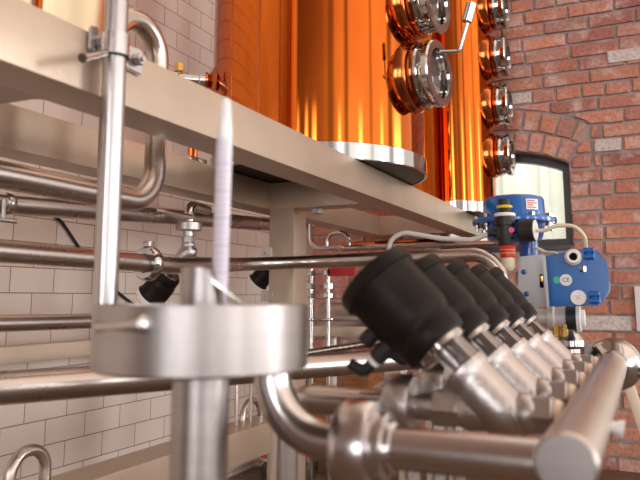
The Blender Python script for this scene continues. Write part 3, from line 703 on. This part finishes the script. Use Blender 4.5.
bm = bmesh.new(); lathe(bm, (bc.x, bc.y, FLOOR), (0, 0, 1), [(.0, RB*.9), (.095, RB), (.10, RB*1.04), (.115, RB*1.04), (.115, RB*.97), (.02, RB*.86), (.02, 0)], 56, cap0=True, cap1=False); obj('basin_shell', bm, M['bright'], t)
bm = bmesh.new(); torus(bm, (bc.x, bc.y, FLOOR+.122), (0, 0, 1), RB*.99, .011); o = obj('rim_gasket', bm, M['red'], t); o['label'] = 'red rubber rim gasket'

# ================================================================== BLUE CONTROL VALVE
Yb = 2.62
def Pb(x, y, Y=None): return at(x, y, Y=Y or Yb)
cx0 = Pb(514, 221)
cv = thing('control_valve', 'blue pneumatic control valve with a boxed positioner in front of the window', 'valve', (cx0.x, Yb, FLOOR))
zf = cx0.z; RD = .112
bm = bmesh.new(); ztp = Pb(514, 198).z
lathe(bm, (cx0.x, Yb, 0), (0, 0, 1), [(zf+.008, RD*1.02), (zf+.02, RD), (ztp-.012, RD*.98), (ztp-.003, RD*.93), (ztp+.002, RD*.8), (ztp+.006, 0)], 64, cap0=True); obj('diaphragm_cover', bm, M['blue'], cv)
bm = bmesh.new(); lathe(bm, (cx0.x, Yb, 0), (0, 0, 1), [(zf-.014, RD), (zf-.012, .150), (zf-.003, .152), (zf+.006, .150), (zf+.008, RD)], 64); fl = obj('diaphragm_flange', bm, M['blue'], cv)
for k in range(10):
    an = 2*PI*k/10+.31; q = V((cx0.x+math.cos(an)*.135, Yb+math.sin(an)*.135, zf))
    bm = bmesh.new(); hexp(bm, q+V((0, 0, .005)), q+V((0, 0, .019)), .011); cyl(bm, q+V((0, 0, -.04)), q+V((0, 0, .004)), .005); hexp(bm, q+V((0, 0, -.026)), q+V((0, 0, -.014)), .010); obj('flange_bolt', bm, M['bright'], fl)
zlo = Pb(514, 243).z
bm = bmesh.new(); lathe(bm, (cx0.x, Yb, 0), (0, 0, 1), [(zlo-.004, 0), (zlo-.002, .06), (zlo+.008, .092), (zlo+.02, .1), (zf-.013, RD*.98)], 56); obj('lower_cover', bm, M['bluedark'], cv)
ys = Pb(529, 262).z
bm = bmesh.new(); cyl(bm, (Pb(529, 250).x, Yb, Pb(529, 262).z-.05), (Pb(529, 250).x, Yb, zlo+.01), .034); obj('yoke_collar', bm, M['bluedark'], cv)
# label plate on the drum
Rlab = RD+.0012; bm = bmesh.new(); sgs = 8; a0, a1 = math.radians(-58), math.radians(-32)
zA, zB_ = zf+.030, zf+.068
vs_ = [[bm.verts.new((cx0.x+math.cos(a0+(a1-a0)*i/sgs)*Rlab, Yb+math.sin(a0+(a1-a0)*i/sgs)*Rlab, zz)) for i in range(sgs+1)] for zz in (zA, zB_)]
for i in range(sgs): bm.faces.new((vs_[0][i], vs_[0][i+1], vs_[1][i+1], vs_[1][i]))
lb = obj('rating_label', bm, M['white'], cv); lb['label'] = 'white rating label'
bm = bmesh.new()
for zz, aa, ab in ((zA+.030, .08, .7), (zA+.022, .08, .9), (zA+.014, .08, .55), (zA+.006, .08, .8)):
    b0_ = a0+(a1-a0)*aa; b1_ = a0+(a1-a0)*ab; Rl = Rlab+.0006
    r1 = [bm.verts.new((cx0.x+math.cos(b0_+(b1_-b0_)*i/4)*Rl, Yb+math.sin(b0_+(b1_-b0_)*i/4)*Rl, zz)) for i in range(5)]
    r2 = [bm.verts.new((cx0.x+math.cos(b0_+(b1_-b0_)*i/4)*Rl, Yb+math.sin(b0_+(b1_-b0_)*i/4)*Rl, zz+.0035)) for i in range(5)]
    for i in range(4): bm.faces.new((r1[i], r1[i+1], r2[i+1], r2[i]))
obj('label_print', bm, M['labelred'], lb)
# grey mounting bracket
Yk = 2.56
pts = [Pb(517, 257, Yk), Pb(544, 254, Yk), Pb(549, 306, Yk), Pb(520, 309, Yk)]
bm = bmesh.new(); prism(bm, pts, (0, .012, 0), .0015)
br_ = obj('mounting_bracket', bm, M['grey'], cv); br_['label'] = 'grey steel mounting bracket'
for hx, hy in ((524, 272), (526.5, 294)):
    q = Pb(hx, hy, Yk); bm = bmesh.new(); lathe(bm, q+V((0, -.003, 0)), (0, 1, 0), [(0, 0), (0, .006), (.001, .0095), (.002, .0095)], 20); obj('bracket_screw', bm, M['bluedark'], br_)
q = Pb(541.5, 281, Yk); bm = bmesh.new(); box(bm, q+V((-.007, -.002, -.024)), q+V((.007, .004, .024)), .003); obj('bracket_slot', bm, M['dark'], br_)
bm = bmesh.new(); box(bm, q+V((-.005, -.004, -.002)), q+V((.006, 0, .018)), .001); obj('feedback_pin', bm, M['brass'], br_)
# positioner box
Yp = 2.47
pts = [Pb(545, 256, Yp), Pb(572, 250.5, Yp), Pb(592, 247.5, Yp), Pb(599, 252, Yp), Pb(607, 263, Yp), Pb(609.5, 290, Yp), Pb(600, 306, Yp), Pb(549, 306.5, Yp)]
bm = bmesh.new(); prism(bm, pts, (0, .085, 0), .004); pbx = obj('positioner', bm, M['blue'], cv); pbx['label'] = 'blue positioner housing'
cpts = [Pb(549, 258.5, Yp), Pb(590, 250.5, Yp), Pb(594, 252, Yp), Pb(596, 303.5, Yp), Pb(552, 303.5, Yp)]
bm = bmesh.new(); prism(bm, cpts, (0, -.008, 0), .003); obj('positioner_cover', bm, M['blue'], pbx)
bpts = [Pb(542.5, 257, Yp), Pb(545.5, 256, Yp), Pb(549.5, 307, Yp), Pb(547, 307.5, Yp)]
bm = bmesh.new(); prism(bm, bpts, (0, .09, 0)); obj('back_flange', bm, M['grey'], pbx)
Yf = Yp-.008
def disc(name, px, py, r, m, par, d=.002, seg=32, y=None):
    q = at(px, py, Y=y or Yf); bm = bmesh.new(); lathe(bm, q, (0, -1, 0), [(0, r), (d, r), (d, 0)], seg, cap0=True); return obj(name, bm, m, par), q
bm = bmesh.new(); q = Pb(573, 257.5, Yf); ax_ = V((.12, -1, .05)).normalized()
lathe(bm, q, ax_, [(0, .024), (.004, .027), (.014, .0275), (.018, .024), (.028, .023), (.032, .0205), (.032, .0135), (.012, .0125)], 20, cap1=False); gl = obj('cable_gland', bm, M['white'], pbx); gl['label'] = 'white cable gland with a dark bore'
bm = bmesh.new(); lathe(bm, q+ax_*.014, ax_, [(0, .0128), (.002, .0128)], 20); obj('gland_bore', bm, M['dark'], gl)
o, q = disc('blanking_plug', 578.5, 297.5, .0245, M['white'], pbx, .006); o['label'] = 'round white blanking plug'
bm = bmesh.new()
for an in (.6, 2.2): box(bm, (-.010, -.0006, -.0012), (.010, .0006, .0012), 0, Mx.Rotation(an, 3, 'Y'))
for v in bm.verts: v.co += q+V((0, -.0064, 0))
obj('plug_slot', bm, M['grey'], o)
o, q = disc('ce_sticker', 566, 280, .0195, M['white'], pbx, .0012); o['label'] = 'round white sticker marked CE'
text_part('ce_mark', 'CE', .020, Mx.Rotation(PI/2, 3, 'X'), q+V((0, -.0018, 0)), M['ink'], o)
o, q = disc('test_sticker', 556.8, 280, .0115, M['green'], pbx, .0012); o['label'] = 'small round green sticker'
bm = bmesh.new(); q = Pb(583, 269, Yf); box(bm, q+V((-.0105, -.005, -.010)), q+V((.0105, .001, .010)), .001); obj('nameplate', bm, M['bright'], pbx)
for zz, w in ((266, .05), (289, .062)):
    q = Pb(570, zz+4 if zz < 270 else zz, Yf); bm = bmesh.new()
    for k in range(6): box(bm, (q.x-w/2+w*k/6, q.y-.0008, q.z-.002), (q.x-w/2+w*(k+.6)/6, q.y+.0005, q.z+.002))
    obj('raised_lettering', bm, M['bluedark'], pbx)
for hx, hy in ((589, 253), (594.5, 297)):
    q = Pb(hx, hy, Yf); bm = bmesh.new(); cyl(bm, q+V((-.016, -.008, .009)), q+V((.016, -.008, .009)), .0105, bev=.002); cyl(bm, q+V((-.016, -.008, -.012)), q+V((.016, -.008, -.012)), .0105, bev=.002); box(bm, q+V((-.007, -.012, -.02)), q+V((.007, .002, .018)), .002); obj('hinge', bm, M['blue'], pbx)
# cross line with flange under the positioner, brass and steel fittings, support pipe to the floor
zl = Pb(560, 318).z; xs_ = lambda px: Pb(px, 318).x
bm = bmesh.new(); lathe(bm, (xs_(500), Yb, zl), (1, 0, 0), [(0, .03), (xs_(547)-xs_(500), .03), (xs_(548)-xs_(500), .042), (xs_(554)-xs_(500), .044), (xs_(556)-xs_(500), .036), (xs_(566)-xs_(500), .040), (xs_(567.5)-xs_(500), .036)], 40); obj('valve_body', bm, M['castlight'], cv)
bm = bmesh.new(); lathe(bm, (xs_(567.5), Yb, zl), (1, 0, 0), [(0, .047), (xs_(577)-xs_(567.5), .047)], 40); o = obj('flange_gasket', bm, M['rubber'], cv); o['label'] = 'thick black flange gasket'
bm = bmesh.new(); lathe(bm, (xs_(577), Yb, zl), (1, 0, 0), [(0, .048), (.012, .048), (.014, .03), (.026, .03), (.028, .022)], 40); obj('flange', bm, M['white'], cv)
bm = bmesh.new(); cyl(bm, (xs_(529), Yb, zl+.0), (xs_(529), Yb, ys-.04), .026); obj('stem', bm, M['cast'], cv)
for px in (557, 566):
    bm = bmesh.new(); q = Pb(px, 331); hexp(bm, q+V((0, -.02, -.02)), q+V((0, -.02, .03)), .014); obj('brass_fitting', bm, M['brass'], cv)
bm = bmesh.new(); q = Pb(571, 340); lathe(bm, (q.x, Yb, FLOOR), (0, 0, 1), [(0, .06), (.012, .06), (.014, .03), (q.z-FLOOR-.03, .03), (q.z-FLOOR-.02, .046), (q.z-FLOOR, .046), (q.z-FLOOR+.02, .03), (zl-FLOOR, .022)], 36); obj('support_pipe', bm, M['steel'], cv)
# filter regulator with red bowl, gauge and hoses (stands off the drum)
Yr = 2.44
fx = Pb(505, 222, Yr); frg = thing('filter_regulator', 'black filter regulator with yellow ring and red bowl, before the blue drum', 'regulator', (fx.x, Yr, Pb(505, 268, Yr).z))
def zr(py): return Pb(505, py, Yr).z
bm = bmesh.new(); lathe(bm, (fx.x, Yr, 0), (0, 0, 1), [(zr(245), .024), (zr(236), .030), (zr(226), .030), (zr(225.5), .0345), (zr(217), .0345), (zr(216), .025), (zr(209), .020), (zr(205), .019), (zr(200), .021), (zr(199), .018)], 32); rb = obj('regulator_body', bm, M['rubber'], frg)
bm = bmesh.new(); box(bm, (fx.x-.026, Yr-.026, zr(238)), (fx.x+.028, Yr+.026, zr(227)), .004); obj('body_block', bm, M['rubber'], rb)
bm = bmesh.new(); torus(bm, (fx.x, Yr, zr(207)), (0, 0, 1), .0225, .0055, 32, 10); o = obj('lock_ring', bm, M['yellow'], frg); o['label'] = 'yellow lock ring'
bm = bmesh.new(); lathe(bm, (fx.x, Yr, zr(217)), (0, 0, 1), [(0, .033), (.003, .0365), (.010, .0365), (.013, .033)], 32); obj('collar', bm, M['white'], frg)
bm = bmesh.new(); lathe(bm, (fx.x+.005, Yr, 0), (0, 0, 1), [(zr(258), .026), (zr(256), .027), (zr(247), .027), (zr(245.5), .024)], 28); rbw = obj('filter_bowl', bm, M['red'], frg); rbw['label'] = 'red filter bowl'
bm = bmesh.new()
for py in (250, 253.5): torus(bm, (fx.x+.005, Yr, zr(py)), (0, 0, 1), .0268, .0012, 28, 6)
obj('bowl_marks', bm, M['yellow'], rbw)
bm = bmesh.new(); lathe(bm, (fx.x+.005, Yr, 0), (0, 0, 1), [(zr(272), .008), (zr(270), .018), (zr(266), .0225), (zr(258), .0235)], 28); obj('bowl_tip', bm, M['clear'], rbw)
q = Pb(511.5, 230, Yr-.027); bm = bmesh.new(); lathe(bm, V((q.x, Yr-.0262, q.z)), (0, -1, 0), [(0, .0095), (.001, .0095)], 24); o = obj('dot_sticker', bm, M['pink'], frg); o['label'] = 'pink dot sticker'
bm = bmesh.new(); q0 = V((fx.x-.02, Yr, zr(232.5))); lathe(bm, q0, (-1, 0, -.05), [(0, .015), (.02, .015), (.022, .0115), (.04, .011), (.042, .008)], 20); obj('hose_port', bm, M['rubber'], frg)
zg = zr(231.5); gx0 = Pb(519, 231, Yr).x
bm = bmesh.new(); gd = V((1, -.12, 0)).normalized(); g0 = V((gx0, Yr, zg)); cyl(bm, (fx.x+.02, Yr, zg), g0+gd*.005, .008); lathe(bm, g0, gd, [(0, .02), (.002, .034), (.006, .0375), (.048, .0375), (.052, .0385), (.056, .0365)], 40); ga = obj('pressure_gauge', bm, M['rubber'], frg)
bm = bmesh.new(); lathe(bm, g0+gd*.0555, gd, [(0, .0355), (.002, .034), (.002, 0)], 36); o = obj('gauge_face', bm, M['white'], ga); o['label'] = 'white gauge face'
bm = bmesh.new(); tube(bm, [V((gx0+.06, Yr, zg)), at(545, 231, Y=2.42), at(556, 225.5, Y=2.42), at(573, 225.5, Y=2.42), at(585, 234, Y=2.42), at(586, 250, Y=2.46)], .0068, .05, 12); tag(obj('clear_air_tube', bm, M['clear']), 'yellowed clear air tube arching from the gauge to the blue box', 'hose')
bm = bmesh.new(); tube(bm, [V((Pb(388, 275, Yr).x, Yr, Pb(388, 275, Yr).z)), at(389, 238, Y=Yr), at(405, 232.5, Y=Yr), at(440, 238.5, Y=Yr), at(472, 240, Y=Yr), V((fx.x-.055, Yr, zr(233)))], .0092, .06, 14); tag(obj('grey_air_hose', bm, M['offwhite']), 'grey air hose arching over the actuators to the filter regulator', 'hose')
bm = bmesh.new(); tube(bm, [at(535, 247, Y=2.56), at(545, 252, Y=2.56), at(556, 253, Y=2.53), at(560, 258, Y=2.515)], .0055, .02, 10); tag(obj('short_air_tube', bm, M['clear']), 'short cream air tube behind the top of the positioner', 'hose')

# ================================================================== SMALL THINGS AT THE RIGHT
p0 = at(585, 356, Y=YB-.02); p1 = at(603, 343, Y=YB-.02)
bm = bmesh.new(); box(bm, (p0.x, YB-.07, p0.z), (p1.x, YB-.004, p1.z), .006); tag(obj('junction_box', bm, M['wallgrey']), 'small grey junction box on the brick wall behind the header', 'electrical box')
p0 = at(637, 331, Y=YB-.02); p1 = at(668, 286, Y=YB-.02)
bm = bmesh.new(); box(bm, (p0.x, YB-.05, p0.z), (p1.x, YB-.004, p1.z), .008); tag(obj('wall_panel', bm, M['white']), 'white panel box on the brick wall at the right edge of the photo', 'electrical box')
a = at(627, 380, Y=2.0); b = at(652, 452, Y=2.0); d = b-a; b = a+d*((FLOOR-a.z)/d.z)
bm = bmesh.new(); R_ = d.to_track_quat('Z', 'Y').to_matrix(); L_ = (b-a).length; box(bm, (-.013, -.013, -L_/2), (.013, .013, L_/2), .003, R_)
for v in bm.verts: v.co += (a+b)/2
tag(obj('leaning_strut', bm, M['tan']), 'tan strut slanting down to the floor behind the header clamp', 'strut')

# ================================================================== lift everything so the floor is z = 0
for o in list(COL.objects):
    if o.parent is None: o.location.z += ZC

# ================================================================== LIGHT
w = bpy.data.worlds.new('room_light'); scn.world = w; w.use_nodes = True; nt = w.node_tree; L = nt.links; nt.nodes.clear()
tc = nt.nodes.new('ShaderNodeTexCoord'); sp = nt.nodes.new('ShaderNodeSeparateXYZ'); L.new(tc.outputs['Generated'], sp.inputs[0])
def math_(op, a, b=None, c=None):
    n = nt.nodes.new('ShaderNodeMath'); n.operation = op
    for i, x in enumerate((a, b, c)):
        if x is None: continue
        if isinstance(x, (int, float)): n.inputs[i].default_value = x
        else: L.new(x, n.inputs[i])
    return n.outputs[0]
azm = math_('ARCTAN2', sp.outputs['Y'], sp.outputs['X'])
fac = math_('ADD', math_('DIVIDE', azm, 2*PI), .5)
def ramp(f, stops, interp='LINEAR'):
    n = nt.nodes.new('ShaderNodeValToRGB'); n.color_ramp.interpolation = interp; e = n.color_ramp.elements
    e[0].position, e[0].color = stops[0][0], (*stops[0][1], 1); e[1].position, e[1].color = stops[1][0], (*stops[1][1], 1)
    for p_, c_ in stops[2:]:
        x = e.new(p_); x.color = (*c_, 1)
    L.new(f, n.inputs[0]); return n.outputs[0]
def A(deg): return deg/360+.5
# tall bright windows of the rest of the room, by bearing
wins = [(-90, -84.5), (-78, -75), (-70.5, -66.5), (-44, -42), (-23, -19), (2, 5.5), (20, 30)]
st = [(0, (0, 0, 0))]
for a_, b_ in wins: st += [(A(a_)-.001, (0, 0, 0)), (A(a_)+.001, (1, 1, 1)), (A(b_)-.001, (1, 1, 1)), (A(b_)+.001, (0, 0, 0))]
wr = ramp(fac, st[:32])
base = ramp(fac, [(0, (.30, .22, .19)), (A(-125), (.32, .22, .18)), (A(-100), (.17, .11, .085)), (A(-80), (.26, .19, .16)), (A(-62), (.45, .36, .32)), (A(-35), (1.45, 1.35, 1.26)), (A(20), (1.6, 1.5, 1.40)), (A(33), (.80, .73, .68)), (A(50), (.95, .85, .76)), (A(68), (1.5, 1.32, 1.12)), (A(90), (1.3, 1.32, 1.2)), (A(130), (.45, .36, .32)), (1, (.30, .22, .19))])
el = ramp(math_('ADD', math_('MULTIPLY', sp.outputs['Z'], .5), .5), [(0, (.035, .028, .025)), (.32, (.07, .06, .058)), (.43, (.25, .215, .21)), (.485, (.8, .75, .73)), (.51, (1, 1, 1)), (.63, (1, 1, 1)), (.70, (.90, .77, .69)), (.80, (.98, .83, .74)), (1, (.98, .83, .74))])
mul = nt.nodes.new('ShaderNodeMix'); mul.data_type = 'RGBA'; mul.blend_type = 'MULTIPLY'; mul.inputs['Factor'].default_value = 1
L.new(base, mul.inputs['A']); L.new(el, mul.inputs['B'])
dk = ramp(fac, [(0, (1, 1, 1))]+[x for a_, b_, k_ in ((-52, 3, .45), (-36, 2, .3), (-9, 1.5, .5), (15, 3, .3)) for x in ((A(a_-b_)-.002, (1, 1, 1)), (A(a_-b_)+.002, (k_, k_, k_)), (A(a_+b_)-.002, (k_, k_, k_)), (A(a_+b_)+.002, (1, 1, 1)))])
wel = ramp(math_('ADD', math_('MULTIPLY', sp.outputs['Z'], .5), .5), [(0, (0, 0, 0)), (.42, (0, 0, 0)), (.47, (1, 1, 1)), (.585, (1, 1, 1)), (.64, (.0, .0, .0)), (1, (0, 0, 0))])
md = nt.nodes.new('ShaderNodeMix'); md.data_type = 'RGBA'; md.blend_type = 'MULTIPLY'; md.inputs['Factor'].default_value = 1
L.new(mul.outputs['Result'], md.inputs['A']); L.new(dk, md.inputs['B'])
wm = nt.nodes.new('ShaderNodeMix'); wm.data_type = 'RGBA'; wm.blend_type = 'MULTIPLY'; wm.inputs['Factor'].default_value = 1
L.new(wr, wm.inputs['A']); L.new(wel, wm.inputs['B'])
wv = nt.nodes.new('ShaderNodeVectorMath'); wv.operation = 'SCALE'; wv.inputs["Scale"].default_value = 9.5; L.new(wm.outputs['Result'], wv.inputs[0])
ad = nt.nodes.new('ShaderNodeVectorMath'); ad.operation = 'ADD'; L.new(md.outputs['Result'], ad.inputs[0]); L.new(wv.outputs[0], ad.inputs[1])
bg = nt.nodes.new('ShaderNodeBackground'); bg.inputs['Strength'].default_value = 1.1; L.new(ad.outputs[0], bg.inputs['Color'])
ou = nt.nodes.new('ShaderNodeOutputWorld'); L.new(bg.outputs[0], ou.inputs['Surface'])

def area(name, loc, tgt, size, power, col):
    l = bpy.data.lights.new(name, 'AREA'); l.shape = 'RECTANGLE'; l.size, l.size_y = size; l.energy = power; l.color = col
    o = bpy.data.objects.new(name, l); COL.objects.link(o); o.location = V(loc)+V((0, 0, ZC)); o.rotation_euler = (V(tgt)-V(loc)).to_track_quat('-Z', 'Y').to_euler(); return o

area('exterior_fill', (-.7, YB+.75, 3.0), (-.7, YB+1.6, .7), (2.5, .5), 120, (1.0, .98, .90))  # unseen fill lamp, added to brighten the exterior wall behind the window
# ================================================================== CAMERA
cd = bpy.data.cameras.new('camera'); cam = bpy.data.objects.new('camera', cd); COL.objects.link(cam)
cam.location = (0, 0, ZC); cam.rotation_euler = (PI/2+PIT, 0, YAW)
cd.sensor_width = 36; cd.shift_y = -(240-PPY)/640; cd.lens = FPX/640*36; cd.clip_start = .01
cd.dof.use_dof = True; cd.dof.focus_distance = 2.5; cd.dof.aperture_fstop = 4.2
scn.camera = cam
scn.view_settings.view_transform = 'Standard'; scn.view_settings.look = 'None'; scn.view_settings.exposure = 0.22
